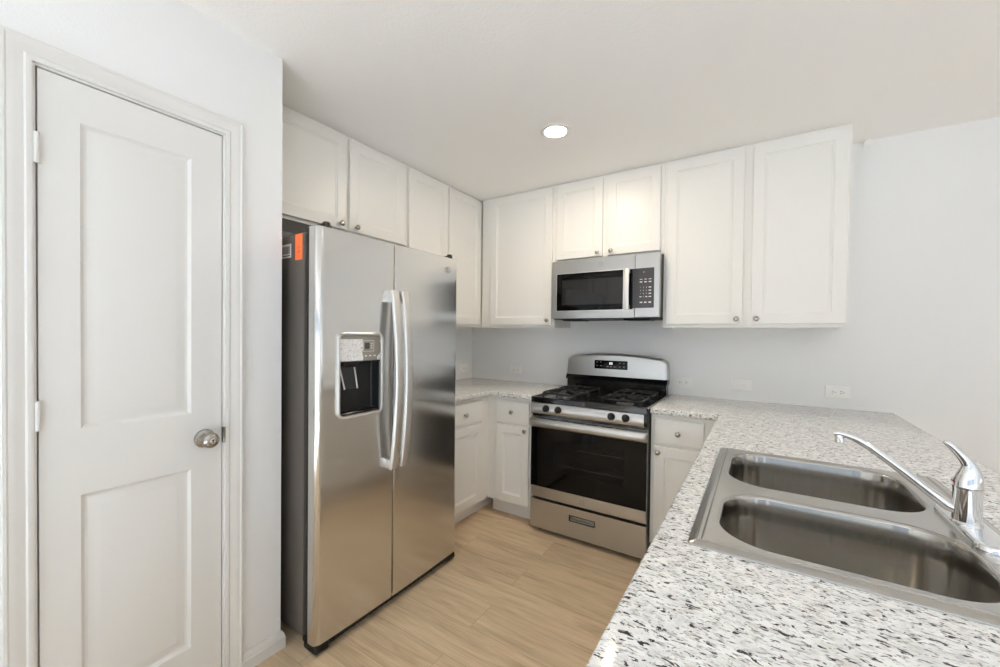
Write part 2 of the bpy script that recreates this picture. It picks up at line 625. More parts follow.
# ------------------------------------------------------------------ pantry door
E0, E1, EB, ET = D0 + 0.004, D1 - 0.003, 0.012, DT - 0.004
dr = MB()
fd = F('+x', XP - 0.037)       # w=0.035 is the front face
pu = [E0, -2.743, -2.470, E1]
pv = [EB, 0.205, 0.840, 1.036, 1.930, ET]
WF = 0.035
for i in range(3):
    for j in range(5):
        if i == 1 and j in (1, 3):
            continue
        q = [fd(pu[i], pv[j], WF), fd(pu[i + 1], pv[j], WF), fd(pu[i + 1], pv[j + 1], WF), fd(pu[i], pv[j + 1], WF)]
        dr.b.faces.new([dr.b.verts.new(p) for p in q])
for (v0, v1) in ((pv[1], pv[2]), (pv[3], pv[4])):
    dr.rings(fd, (pu[1], pu[2], v0, v1), [(0, WF), (0.003, WF - 0.0035), (0.009, WF - 0.008), (0.015, WF - 0.0095), (0.021, WF - 0.0085), (0.040, WF - 0.002), (0.043, WF - 0.0015)], cap0=False)
dr.rings(fd, (E0, E1, EB, ET), [(0.0, WF), (0.0, 0.0)], cap0=False, cap1=True)
bmesh.ops.remove_doubles(dr.b, verts=dr.b.verts, dist=1e-5)
door = struct('door_1', dr, 'trim', angle=20)
for z in (1.825, 1.088, 0.262):
    h = MB()
    h.lathe((XP + 0.006, D0 + 0.0005, z - 0.042), (0, 0, 1), [(0.0045, 0), (0.0065, 0.002), (0.0065, 0.0275), (0.006, 0.028), (0.0065, 0.0285), (0.0065, 0.0555), (0.006, 0.056), (0.0065, 0.0565), (0.0065, 0.082), (0.0045, 0.084)], 14)
    h.box(XP - 0.004, XP + 0.003, D0 - 0.005, D0 + 0.011, z - 0.041, z + 0.041)
    h.build('hinge', 'trim', door)
kn = MB()
ky, kz = -2.430, 0.942
kn.lathe((XP - 0.003, ky, kz), (1, 0, 0), [(0.033, 0), (0.033, 0.003), (0.030, 0.008), (0.020, 0.0115), (0.0125, 0.013), (0.0115, 0.022), (0.0125, 0.028), (0.019, 0.033), (0.0255, 0.041), (0.0275, 0.049), (0.0265, 0.057), (0.021, 0.0645), (0.0125, 0.068)], 32)
knob = kn.build('door_knob', 'nickel', door)
knob['label'] = 'round satin nickel door knob with keyhole'
kl = MB()
kl.lathe((XP + 0.0645, ky, kz), (1, 0, 0), [(0.0095, 0), (0.0095, 0.0035), (0.0085, 0.0042)], 20)
kl.build('lock_cylinder', 'chrome', knob)
kh = MB()
kh.box(XP + 0.0685, XP + 0.0691, ky - 0.0012, ky + 0.0012, kz - 0.006, kz + 0.006)
kh.box(XP + 0.0685, XP + 0.0691, ky - 0.0035, ky + 0.0035, kz + 0.001, kz + 0.004)
kh.build('keyhole', 'slot', knob)


# ------------------------------------------------------------------ cabinets
def door_mesh(f, u0, u1, v0, v1, stile=0.058):
    mb = MB()
    T = 0.020
    return mb.rings(f, (u0, u1, v0, v1), [(0, 0.0005), (0, T - 0.002), (0.002, T), (stile - 0.001, T), (stile + 0.001, T - 0.0015), (stile + 0.0035, T - 0.005), (stile + 0.009, T - 0.006), (stile + 0.0115, T - 0.0085)])


def drawer_mesh(f, u0, u1, v0, v1):
    return MB().rings(f, (u0, u1, v0, v1), [(0, 0.0005), (0, 0.016), (0.0025, 0.0195), (0.005, 0.020)])


KP = [(0.0075, 0), (0.0072, 0.003), (0.0055, 0.006), (0.0052, 0.011), (0.0085, 0.0145), (0.0135, 0.018), (0.0150, 0.021), (0.0146, 0.0235), (0.0115, 0.026), (0.005, 0.0275)]


def cab_knob(f, u, v, parent, w=0.020):
    o = f(u, v, w)
    a = f(u, v, w + 1) - o
    return MB().lathe(o - a * 0.0005, a, KP, 20).build('knob', 'nickel', parent)


def cab_door(f, rect, parent, knobuv=None):
    d = door_mesh(f, *rect).build('door', 'cab', parent)
    if knobuv:
        cab_knob(f, *knobuv, d)
    return d


ZT = ZC - 0.003
DTOP = 2.429
UB = 1.384
UD = 0.308


def upper(axis, u0, u1, z0, name, label, doors, group, wallgap=0.002):
    """an upper cabinet: carcass with face frame, then doors (rect, knob)"""
    f = F(axis, -UD if axis == '-y' else UD)
    c = f((u0 + u1) / 2, z0, -UD / 2)
    t = thing('upper_cabinet', c, label, 'cabinet', group)
    mb = MB()
    e = 0.018
    # carcass walls, shelf-floor raised inside the face frame so that the underside reads hollow
    def bx(ua, ub, va, vb, wa, wb):
        p, q = f(ua, va, wa), f(ub, vb, wb)
        mb.box(min(p.x, q.x), max(p.x, q.x), min(p.y, q.y), max(p.y, q.y), min(p.z, q.z), max(p.z, q.z))
    bx(u0, u1, z0 + 0.012, ZT, -UD + wallgap, -0.019)
    bx(u0, u1, z0, ZT, -0.019, 0.0)
    bx(u0, u0 + e, z0, z0 + 0.012, -UD + wallgap, -0.019)
    bx(u1 - e, u1, z0, z0 + 0.012, -UD + wallgap, -0.019)
    mb.build('carcass', 'cab', t)
    for rect, k in doors:
        cab_door(f, rect, t, k)
    return t


GU = 'white shaker upper cabinets'
upper('+x', -2.090, -1.160, 1.892, 'upper', 'short white two-door cabinet directly above the steel refrigerator', [
    ((-2.066, -1.627, 1.908, DTOP), (-1.668, 1.935)), ((-1.606, -1.178, 1.908, DTOP), (-1.566, 1.935))], GU)
upper('+x', -1.158, -0.748, UB, 'upper', 'narrow white cabinet just past the refrigerator top, toward the corner', [
    ((-1.146, -0.760, 1.405, DTOP), (-1.115, 1.44))], GU)
upper('+x', -0.746, -0.003, UB, 'upper', 'white cabinet on the side wall in the corner, its door facing right', [
    ((-0.734, -0.332, 1.405, DTOP), (-0.700, 1.44))], GU)
upper('-y', 0.327, 1.001, UB, 'upper', 'tall white single-door cabinet between the corner and the microwave', [
    ((0.424, 0.980, 1.405, DTOP), (0.952, 1.437))], GU)
upper('-y', 1.003, 1.768, 1.862, 'upper', 'short white two-door cabinet above the microwave', [
    ((1.020, 1.365, 1.884, DTOP), (1.336, 1.909)), ((1.402, 1.748, 1.884, DTOP), (1.432, 1.909))], GU)
upper('-y', 1.770, 2.687, UB, 'upper', 'wide tall white two-door cabinet at the end of the row, beside the bare wall', [
    ((1.790, 2.211, 1.405, DTOP), (2.181, 1.434)), ((2.253, 2.674, 1.405, DTOP), (2.281, 1.434))], GU)

BD, BZ, TK = 0.610, 0.878, 0.114


def base(axis, fb, u0, u1, depth, label, fronts, hollow=False):
    """a base cabinet: box, recessed toe kick, drawers and doors"""
    f = F(axis, fb)
    t = thing('base_cabinet', f((u0 + u1) / 2, 0.0, -depth / 2), label, 'cabinet', 'white base cabinets')
    mb = MB()

    def bx(m_, ua, ub, va, vb, wa, wb):
        p, q = f(ua, va, wa), f(ub, vb, wb)
        m_.box(min(p.x, q.x), max(p.x, q.x), min(p.y, q.y), max(p.y, q.y), min(p.z, q.z), max(p.z, q.z))
    if hollow:
        for a_ in ((u0, u0 + 0.018, TK, BZ, -depth + 0.002, 0), (u1 - 0.018, u1, TK, BZ, -depth + 0.002, 0), (u0 + 0.018, u1 - 0.018, TK, TK + 0.018, -depth + 0.002, 0),
                   (u0 + 0.018, u1 - 0.018, TK + 0.018, BZ, -depth + 0.002, -depth + 0.010), (u0 + 0.018, u1 - 0.018, TK + 0.018, BZ, -0.019, 0)):
            bx(mb, *a_)
    else:
        bx(mb, u0, u1, TK, BZ, -depth + 0.002, 0)
    mb.build('carcass', 'cab', t)
    tk = MB()
    bx(tk, u0, u1, 0.0, TK, -depth + 0.002, -0.075)
    tk.build('toe_kick', 'toe', t)
    for kind, rect, k in fronts:
        d = (door_mesh(f, *rect) if kind == 'door' else drawer_mesh(f, *rect)).build(kind, 'cab', t)
        if k:
            cab_knob(f, *k, d)
    return t


base('+x', BD, -1.200, -0.002, BD, 'white base cabinet in the inner corner, its front facing right beside the refrigerator', [
    ('drawer', (-1.130, -0.708, 0.712, 0.852), (-0.917, 0.776)), ('door', (-1.130, -0.708, 0.128, 0.690), None)])
base('-y', -BD, BD + 0.002, 1.000, BD, 'narrow white base cabinet directly left of the gas range', [
    ('drawer', (0.697, 0.966, 0.700, 0.852), (0.832, 0.777)), ('door', (0.697, 0.966, 0.128, 0.684), (0.941, 0.655))])
base('-y', -BD, 1.774, 2.148, BD, 'white base cabinet right of the gas range, under the granite', [
    ('drawer', (1.794, 2.054, 0.710, 0.852), (1.924, 0.778)), ('door', (1.794, 2.054, 0.128, 0.693), (1.819, 0.660))])
PX = 2.150
for (a, b, lab) in ((-1.30, -0.640, 'white peninsula base cabinet nearest the back wall'), (-2.25, -1.302, 'white peninsula base cabinet under the sink'), (-2.74, -2.252, 'white peninsula base cabinet at the free end')):
    mid = (a + b) / 2
    fr = []
    if b - a > 0.8:
        fr = [('drawer', (a + 0.02, b - 0.02, 0.710, 0.852), None), ('door', (a + 0.02, mid - 0.006, 0.128, 0.693), (mid - 0.035, 0.66)), ('door', (mid + 0.006, b - 0.02, 0.128, 0.693), (mid + 0.035, 0.66))]
    else:
        fr = [('drawer', (a + 0.02, b - 0.02, 0.710, 0.852), (mid, 0.778)), ('door', (a + 0.02, b - 0.02, 0.128, 0.693), (a + 0.05, 0.66))]
    base('-x', PX, a, b, 0.60, lab, fr, hollow=b - a > 0.8)
struct('wall_peninsula', MB().box(PX + 0.602, PX + 0.70, -2.745, -0.002, 0.0, BZ), 'wall')

# ------------------------------------------------------------------ granite
GZ = 0.914
mb = MB().grid([0.002, 0.645, 0.999], [-1.205, -0.646, -0.002], lambda x, y: x < 0.645 or y > -0.646, BZ + 0.001, GZ, 0.008)
tag(mb.build('countertop', 'granite'), 'speckled granite countertop in the inner corner between refrigerator and range', 'countertop', 'granite countertops')
SX0, SX1, SY0, SY1 = 2.184, 2.743, -2.190, -1.366        # sink outline
mb = MB().grid([1.773, 2.122, SX0 + 0.018, SX1 - 0.018, 2.932], [-2.780, SY0 + 0.018, SY1 - 0.018, -0.646, -0.002],
               lambda x, y: (x > 2.122 or y > -0.646) and not (SX0 + 0.018 < x < SX1 - 0.018 and SY0 + 0.018 < y < SY1 - 0.018), BZ + 0.001, GZ, 0.007)
tag(mb.build('countertop', 'granite'), 'large speckled granite peninsula countertop holding the steel sink', 'countertop', 'granite countertops')

# ------------------------------------------------------------------ sink
sink = thing('kitchen_sink', ((SX0 + SX1) / 2, (SY0 + SY1) / 2, GZ), 'double-bowl stainless steel drop-in sink set in the granite peninsula', 'sink')
up_ = F('+z', 0.0)
NB = 10
bowls = [(2.222, 2.652, -1.772, -1.402), (2.226, 2.656, -2.150, -1.838)]
DZ = GZ + 0.0086
dk = MB()
R0 = 0.014
dk.rings(up_, (SX0, SX1, SY0, SY1), [(0, GZ + 0.0005), (0.0008, GZ + 0.0025), (0.003, GZ + 0.0040), (0.017, GZ + 0.0085), (0.020, GZ + 0.0088), (0.0215, GZ + 0.0082), (0.0235, GZ + 0.0062), (0.027, DZ)], R0, NB // 2, cap0=False, cap1=False)
# flat deck with two bowl openings
ins = 0.027
outer = rrect(SX0 + ins, SX1 - ins, SY0 + ins, SY1 - ins, 1e-4, NB // 2)
outer = [(SX0 + ins, SY0 + ins), (SX1 - ins, SY0 + ins), (SX1 - ins, SY1 - ins), (SX0 + ins, SY1 - ins)]
edges = []
for poly in [outer] + [rrect(*b, 0.105, NB) for b in bowls]:
    vs = [dk.b.verts.new((u, v, DZ)) for u, v in poly]
    edges += [dk.b.edges.new((vs[i], vs[(i + 1) % len(vs)])) for i in range(len(vs))]
bmesh.ops.triangle_fill(dk.b, use_beauty=True, use_dissolve=False, edges=edges, normal=(0, 0, 1))
dk.build('sink_deck', 'deck', sink)
for bi, b in enumerate(bowls):
    bw = MB()
    bw.rings(up_, b, [(0, DZ), (0.003, DZ - 0.0005), (0.006, DZ - 0.003), (0.008, DZ - 0.008), (0.011, DZ - 0.06), (0.015, DZ - 0.130), (0.021, DZ - 0.150), (0.033, DZ - 0.166), (0.052, DZ - 0.173), (0.090, DZ - 0.176)], 0.105, NB, cap0=False)
    bo = bw.build('bowl', 'sink', sink, 50)
    cxb, cyb = (b[0] + b[1]) / 2 + 0.02, (b[2] + b[3]) / 2
    MB().lathe((cxb, cyb, DZ - 0.1755), (0, 0, 1), [(0.040, 0), (0.040, 0.002), (0.036, 0.003), (0.030, 0.001), (0.012, 0.0008), (0.010, 0.006), (0.006, 0.007)], 24).build('drain_strainer', 'chrome', bo)

# ------------------------------------------------------------------ faucet
FX, FYC = 2.684, -1.802
fz = GZ + 0.0089
fc = thing('kitchen_faucet', (FX, FYC, fz), 'chrome single-lever faucet with long swivel spout on the sink deck', 'faucet')
pl = MB()
pl.rings(F('+z', fz), (FX - 0.030, FX + 0.030, FYC - 0.128, FYC + 0.128), [(0, 0), (0, 0.006), (0.003, 0.012), (0.008, 0.0145), (0.012, 0.015)], 0.030, 8)
pl.build('deck_plate', 'chrome', fc)
zb = fz + 0.0145
BX, BY = 2.676, -1.806
bd = MB()
bd.lathe((BX, BY, zb), (0, 0, 1), [(0.0245, 0), (0.0245, 0.003), (0.0222, 0.006), (0.0216, 0.072), (0.0224, 0.0735), (0.0224, 0.077)], 32)
bd.build('faucet_body', 'chrome', fc)
hd = MB()
# dome cap that leans into the lever
capz = zb + 0.0785
loops = []
for (h, dx, rx, ry) in ((0, 0, 0.0222, 0.0222), (0.010, 0.0005, 0.0218, 0.0215), (0.020, 0.0015, 0.0202, 0.0195), (0.030, 0.0030, 0.0168, 0.0165), (0.038, 0.0030, 0.0135, 0.0140), (0.046, 0.0010, 0.0108, 0.0122), (0.054, -0.0035, 0.0090, 0.0112), (0.062, -0.0090, 0.0078, 0.0104), (0.070, -0.0150, 0.0070, 0.0098), (0.078, -0.0215, 0.0066, 0.0092), (0.085, -0.0275, 0.0066, 0.0088), (0.090, -0.0320, 0.0058, 0.0075), (0.0925, -0.0350, 0.0035, 0.0045)):
    loops.append([Vector((BX + dx + rx * math.cos(2 * PI * k / 24), BY + ry * math.sin(2 * PI * k / 24), capz + h + (0.45 * rx * math.cos(2 * PI * k / 24) * min(1, max(0, (h - 0.036) / 0.02))))) for k in range(24)])
hd.loft(loops)
lever = hd.build('lever_handle', 'chrome', fc, 60)
MB().box(BX - 0.0228, BX - 0.0215, BY - 0.0040, BY - 0.0002, capz + 0.006, capz + 0.0105).build('hot_mark', 'red', lever)['label'] = 'red hot-water mark'
MB().box(BX - 0.0228, BX - 0.0215, BY + 0.0030, BY + 0.0065, capz + 0.006, capz + 0.0105).build('cold_mark', 'blue', lever)['label'] = 'blue cold-water mark'
SYP = -1.79
spts = [(BX - 0.010, BY, zb + 0.026), (2.652, SYP - 0.008, 0.966), (2.625, SYP, 0.9870), (2.592, SYP, 1.0150), (2.558, SYP, 1.0440), (2.523, SYP, 1.0720), (2.498, SYP, 1.0870), (2.480, SYP, 1.0940), (2.466, SYP, 1.0965), (2.456, SYP, 1.0935)]
sp_ = MB()
sp_.tube(spts, [0.0130, 0.0128, 0.0124, 0.0120, 0.0116, 0.0110, 0.0104, 0.0098, 0.0092, 0.0065], 18, flat=[(0.95, 0.95)] * 2 + [(1.05, 0.80)] * 8)
spout = sp_.build('spout', 'chrome', fc, 60)
MB().lathe((2.4665, SYP, 1.092), (0.10, 0, -1), [(0.0080, 0), (0.0084, 0.006), (0.0096, 0.007), (0.0096, 0.017), (0.0084, 0.0178), (0.0080, 0.015)], 18).build('aerator', 'chrome', spout)


# ------------------------------------------------------------------ refrigerator
FR0, FR1, FXF = -2.118, -1.229, 0.824
fr = thing('refrigerator', (0.40, (FR0 + FR1) / 2, 0.0), 'stainless side-by-side refrigerator with water dispenser beside the pantry wall', 'refrigerator')
fb = MB().box(0.045, 0.720, FR0 + 0.006, FR1 - 0.006, 0.055, 1.742, 0.006)
fb.build('fridge_body', 'side', fr)['label'] = 'dark grey side and back casing'
MB().box(0.720, 0.746, FR0 + 0.030, FR1 - 0.030, 0.075, 1.730).build('door_gasket', 'blackm', fr)
MB().box(0.746, 0.7625, FR0 + 0.003, FR1 - 0.003, 0.060, 1.750).build('dark_gap_plate', 'blackm', fr)  # black plate added so the gap behind the doors reads dark
SEAM = -1.724
DB0, DB1 = 0.052, 1.757
bulge = lambda y: 0.010 * (1 - ((y - (FR0 + FR1) / 2) / 0.4515) ** 2)


def fridge_door(y0, y1, r0, r1, name, hole=None):
    """door shell: plan outline (convex front, rounded outer edge) lofted up; hole = (y0,y1,z0,z1)"""
    XB = 0.763
    ys = []
    n = 7
    # front outline y -> x including the edge radii
    def front(y):
        x = FXF + bulge(y) - 0.010 + 0.004
        if r0 > 0 and y < y0 + r0:
            x -= (r0 - math.sqrt(max(0, r0 * r0 - (y0 + r0 - y) ** 2)))
        if r1 > 0 and y > y1 - r1:
            x -= (r1 - math.sqrt(max(0, r1 * r1 - (y - y1 + r1) ** 2)))
        return x
    S_ = set()
    for r, e, sg in ((r0, y0, 1), (r1, y1, -1)):
        for k in range(n + 1):
            S_.add(round(e + sg * r * (1 - math.cos(PI / 2 * k / n)), 5))
    for k in range(1, 12):
        S_.add(round(y0 + (y1 - y0) * k / 12, 5))
    if hole:
        S_ |= {hole[0], hole[1]}
    ys = sorted(S_)
    ys = [y for i, y in enumerate(ys) if i == 0 or y - ys[i - 1] > 0.0006 or (hole and y in hole[:2])]
    zs = [DB0, DB0 + 0.004] + ([hole[2], hole[3]] if hole else []) + [DB1 - 0.004, DB1]
    mb = MB()
    V = {}
    for i, y in enumerate(ys):
        for j, z in enumerate(zs):
            dx = 0.004 if j in (0, len(zs) - 1) else 0
            V[i, j] = mb.b.verts.new((front(y) - dx, y, z))
    for i in range(len(ys) - 1):
        for j in range(len(zs) - 1):
            if hole and hole[0] - 1e-6 <= ys[i] and ys[i + 1] <= hole[1] + 1e-6 and hole[2] - 1e-6 <= zs[j] and zs[j + 1] <= hole[3] + 1e-6:
                continue
            mb.b.faces.new((V[i, j], V[i + 1, j], V[i + 1, j + 1], V[i, j + 1]))
    I, J = len(ys) - 1, len(zs) - 1
    B = {(i, j): mb.b.verts.new((XB, ys[i], zs[j])) for i in (0, I) for j in range(J + 1)}
    for i in (0, I):
        for j in range(J):
            mb.b.faces.new((V[i, j], V[i, j + 1], B[i, j + 1], B[i, j]))
    for j in (0, J):
        mb.b.faces.new([V[i, j] for i in range(I + 1)] + [B[I, j], B[0, j]])
    mb.b.faces.new([B[0, j] for j in range(J + 1)] + [B[I, j] for j in range(J, -1, -1)])
    return mb.build(name, 'steel', fr, 40)


HB = (-2.019, -1.801, 0.972, 1.318)      # dispenser opening
ld = fridge_door(FR0, SEAM - 0.005, 0.026, 0.003, 'freezer_door', HB)
rd = fridge_door(SEAM + 0.004, FR1, 0.003, 0.026, 'fresh_food_door')

# dispenser set into the freezer door
ff = F('+x', FXF)
XF0 = FXF - 0.002
dp = MB()
rim = [(-0.011, -0.006), (-0.011, 0.0075), (-0.008, 0.0095), (-0.001, 0.0085), (0.003, 0.001), (0.003, -0.010)]
dp.rings(ff, HB, rim, 0.020, 6, cap0=False, cap1=False)
dp.build('dispenser_frame', 'handle', ld)
cavb = MB()
zc0, zc1 = 0.984, 1.205
cavb.rings(ff, (HB[0] + 0.002, HB[1] - 0.002, HB[2] + 0.002, zc1), [(0, -0.002), (0.0, -0.012), (0.008, -0.048), (0.014, -0.053)], 0.012, 5, cap0=False)
cavb.build('dispenser_recess', 'blackm', ld)
tray = MB()
tray.rings(F('+z', HB[2] + 0.004), (FXF - 0.050, FXF + 0.004, HB[0] + 0.006, HB[1] - 0.006), [(0, 0), (0, 0.006), (0.002, 0.008), (0.005, 0.008), (0.006, 0.005)], 0.008, 4)
for k in range(9):
    u = HB[0] + 0.022 + k * 0.0215
    tray.box(FXF - 0.046, FXF - 0.002, u, u + 0.004, HB[2] + 0.008, HB[2] + 0.0115)
tray.build('drip_tray', 'black', ld)
cp_ = MB()
cp_.rings(ff, (HB[0] + 0.001, HB[1] - 0.001, zc1 - 0.002, HB[3] + 0.001), [(0, -0.012), (0, -0.001), (0.004, 0.002)], 0.012, 5)
panel = cp_.build('dispenser_panel', 'panelgrey', fr)
# torn protective film on the panel's left half, with scraps at the right-hand edge
for pts in ([(-2.018, 1.207), (-1.903, 1.206), (-1.901, 1.225), (-1.907, 1.240), (-1.902, 1.262), (-1.905, 1.300), (-2.018, 1.301)],
            [(-1.802, 1.206), (-1.824, 1.206), (-1.827, 1.216), (-1.821, 1.226), (-1.809, 1.236), (-1.805, 1.250), (-1.802, 1.250)],
            [(-1.802, 1.285), (-1.808, 1.283), (-1.811, 1.292), (-1.806, 1.305), (-1.802, 1.305)]):
    pf = MB()
    pf.loft([[ff(u, v, 0.0030) for u, v in pts]], cap1=False)
    pf.build('protective_film', 'film', panel)['label'] = 'torn wrinkled white protective film'
lc = MB()
lc.rings(ff, (-1.893, -1.867, 1.256, 1.284), [(0, 0), (0, 0.0030)], 0.004, 3)
lc.build('indicator_window', 'lcd', panel)
lg = MB()
lg.rings(ff, (-1.901, -1.843, 1.245, 1.294), [(0, 0.0015), (0, 0.0026), (0.0013, 0.0026), (0.0013, 0.0015)], cap0=False, cap1=False)
lg.build('panel_outline', 'label', panel)
for u in (-1.887, -1.863, -1.839):
    MB().rings(ff, (u - 0.006, u + 0.006, 1.2225, 1.2285), [(0, 0.0015), (0, 0.0027)], 0.003, 3).build('button_mark', 'label', panel)
for v in (1.258, 1.268, 1.278):
    MB().rings(ff, (-1.861, -1.851, v, v + 0.003), [(0, 0.0015), (0, 0.0027)]).build('indicator_mark', 'label', panel)
sp2 = MB()
sp2.rings(F('-z', 1.206), (FXF - 0.055, FXF - 0.012, -1.986, -1.906), [(0, 0), (0.002, 0.014), (0.012, 0.020), (0.014, 0.030)], 0.012, 5)
sp2.build('spout_housing', 'iron', ld)
lev = MB()
lev.loft([[ff(u, v, w) for u, v, w in ((-1.996, 1.190, -0.040), (-1.996, 1.190, -0.034), (-1.926, 1.190, -0.034), (-1.926, 1.190, -0.040))],
          [ff(u, v, w) for u, v, w in ((-1.981, 1.085, -0.022), (-1.981, 1.085, -0.016), (-1.921, 1.085, -0.016), (-1.921, 1.085, -0.022))]])
lv = lev.build('dispenser_paddle', 'black', ld)
for (ua, ub) in ((-1.999, -1.983), (-1.924, -1.918)):
    lr = MB()
    lr.tube([ff(ua, 1.190, -0.033), ff((ua + ub) / 2, 1.14, -0.024), ff(ub, 1.083, -0.015)], 0.0035, 8)
    lr.build('paddle_edge', 'handle', ld)
# door handles
for (yh, d) in ((-1.752, ld), (-1.690, rd)):
    hm = MB()
    zs = [0.690 + (1.528 - 0.690) * k / 20 for k in range(21)]
    loops = []
    for z in zs:
        t = (z - 0.690) / (1.528 - 0.690)
        x = FXF + 0.036 + 0.034 * math.sin(PI * t) ** 0.8
        hw, hd_ = 0.0215, 0.010
        loops.append([Vector((x + hd_ * b2, yh + hw * a2, z)) for a2, b2 in ((-1, -0.7), (-1, 0.2), (-0.8, 0.8), (-0.35, 1), (0.35, 1), (0.8, 0.8), (1, 0.2), (1, -0.7), (0.7, -1), (-0.7, -1))])
    hm.loft(loops)
    for (za, zb2) in ((0.690, 0.735), (1.473, 1.527)):
        hm.box(FXF - 0.003, FXF + 0.040, yh - 0.0190, yh + 0.0190, za, zb2, 0.004)
    hm.build('handle', 'handle', d)


def monogram(f, u, v, r, parent, mat='logo', w=0.0):
    mb = MB()
    n = 28
    ring = lambda rr, ww: [f(u + rr * math.cos(2 * PI * k / n), v + rr * math.sin(2 * PI * k / n), w + ww) for k in range(n)]
    mb.loft([ring(r, 0), ring(r, 0.0012), ring(r * 0.86, 0.0012), ring(r * 0.86, 0.0)], cap0=False, cap1=False)
    mb.text(f, 'GE', u, v, r * 0.95, 0.0012, w)
    for k in range(4):
        a = PI / 4 + k * PI / 2
        mb.tube([f(u + r * 0.80 * math.cos(a + t), v + r * 0.80 * math.sin(a + t), w + 0.001) for t in (-0.35, -0.1, 0.15)] + [f(u + r * 0.62 * math.cos(a + 0.3), v + r * 0.62 * math.sin(a + 0.3), w + 0.001)], r * 0.05, 6)
    return mb.build('logo', mat, parent)


monogram(ff, -1.330, 1.687, 0.017, rd, w=0.0045)
for y in (FR0 + 0.055, FR1 - 0.055):
    hc = MB()
    hc.rings(F('+z', 1.742), (0.690, 0.802, y - 0.028, y + 0.028), [(0, 0), (0, 0.022), (0.006, 0.030)], 0.012, 4)
    hc.lathe((0.795, y, 1.757), (0, 0, 1), [(0.016, 0), (0.016, 0.020), (0.012, 0.025)], 16)
    hc.build('hinge_cover', 'iron', fr)
gr = MB()
gr.box(0.690, 0.803, FR0 + 0.02, FR1 - 0.02, 0.018, 0.050, 0.006)
for k in range(26):
    yy = FR0 + 0.06 + k * 0.031
    gr.box(0.803, 0.807, yy, yy + 0.017, 0.024, 0.044)
gr.build('toe_grille', 'blackm', fr)
for (x, y) in ((0.760, FR0 + 0.05), (0.760, FR1 - 0.05), (0.10, FR0 + 0.05), (0.10, FR1 - 0.05)):
    MB().lathe((x, y, 0.0), (0, 0, 1), [(0.024, 0), (0.026, 0.008), (0.022, 0.022), (0.016, 0.056)], 18).build('foot', 'blackm', fr)
for y in (FR0 + 0.035, FR1 - 0.035):
    MB().box(0.725, 0.815, y - 0.032, y + 0.032, 0.014, 0.050, 0.010, 3).build('bottom_hinge', 'blackm', fr)
fs = F('-y', FR0 + 0.006)
os_ = MB().rings(fs, (0.652, 0.705, 1.630, 1.738), [(0, 0), (0, 0.0006)]).build('sticker', 'orange', fr)
os_['label'] = 'bright orange rectangular sticker'
mk = MB()
mk.text(fs, 'F', 0.678, 1.672, 0.012, 0.0004, 0.0006)
mk.rings(fs, (0.667, 0.690, 1.662, 1.6635), [(0, 0.0006), (0, 0.0010)])
mk.rings(fs, (0.670, 0.687, 1.6825, 1.6835), [(0, 0.0006), (0, 0.0010)])
mk.build('sticker_mark', 'ink', os_)
bl = MB().rings(fs, (0.545, 0.622, 1.645, 1.704), [(0, 0), (0, 0.0006)]).build('barcode_label', 'label', fr)
bl['label'] = 'small white paper label with bars'
br_ = MB()
random.seed(4)
u = 0.553
while u < 0.612:
    w_ = random.choice((0.001, 0.0015, 0.0025))
    br_.rings(fs, (u, u + w_, 1.662, 1.694), [(0, 0.0006), (0, 0.0010)])
    u += w_ + random.choice((0.0012, 0.002, 0.003))
br_.rings(fs, (0.556, 0.612, 1.652, 1.656), [(0, 0.0006), (0, 0.0010)])
br_.build('barcode', 'ink', bl)

# ------------------------------------------------------------------ gas range
G0, G1 = 1.005, 1.767
GC = (G0 + G1) / 2
rg = thing('gas_range', (GC, -0.34, 0.0), 'stainless and black freestanding gas range with four burners against the back wall', 'range')
rb = MB()
sw = 0.012
rb.box(G0 + 0.002, G0 + 0.002 + sw, -0.628, -0.030, 0.030, 0.872)
rb.box(G1 - 0.002 - sw, G1 - 0.002, -0.628, -0.030, 0.030, 0.872)
rb.box(G0 + 0.014, G1 - 0.014, -0.045, -0.030, 0.030, 0.872)
rb.box(G0 + 0.014, G1 - 0.014, -0.625, -0.045, 0.030, 0.226)
rb.box(G0 + 0.014, G1 - 0.014, -0.628, -0.045, 0.760, 0.872)
rb.build('range_body', 'side', rg)
cv = MB()
cx0, cx1, cz0, cz1 = G0 + 0.10, G1 - 0.10, 0.34, 0.72
cv.rings(F('-y', -0.10), (cx0, cx1, cz0, cz1), [(0, 0.0), (0, 0.525)], 0.02, 4, cap0=True, cap1=False)
cv.box(G0 + 0.015, cx0 - 0.001, -0.627, -0.615, 0.23, 0.758)
cv.box(cx1 + 0.001, G1 - 0.015, -0.627, -0.615, 0.23, 0.758)
cv.box(cx0, cx1, -0.627, -0.615, 0.23, cz0)
cv.box(cx0, cx1, -0.627, -0.615, cz1, 0.758)
cv.build('oven_cavity', 'cavity', rg)
for z in (0.455, 0.575):
    rk = MB()
    for y in (-0.60, -0.13):
        rk.tube([(cx0 + 0.004, y, z), (cx1 - 0.004, y, z)], 0.0035, 6)
    for k in range(22):
        x = cx0 + 0.02 + k * (cx1 - cx0 - 0.04) / 21
        rk.tube([(x, -0.60, z), (x, -0.13, z)], 0.0018, 5)
    rk.build('oven_rack', 'chrome', rg)
DF = -0.667
fg = F('-y', DF)
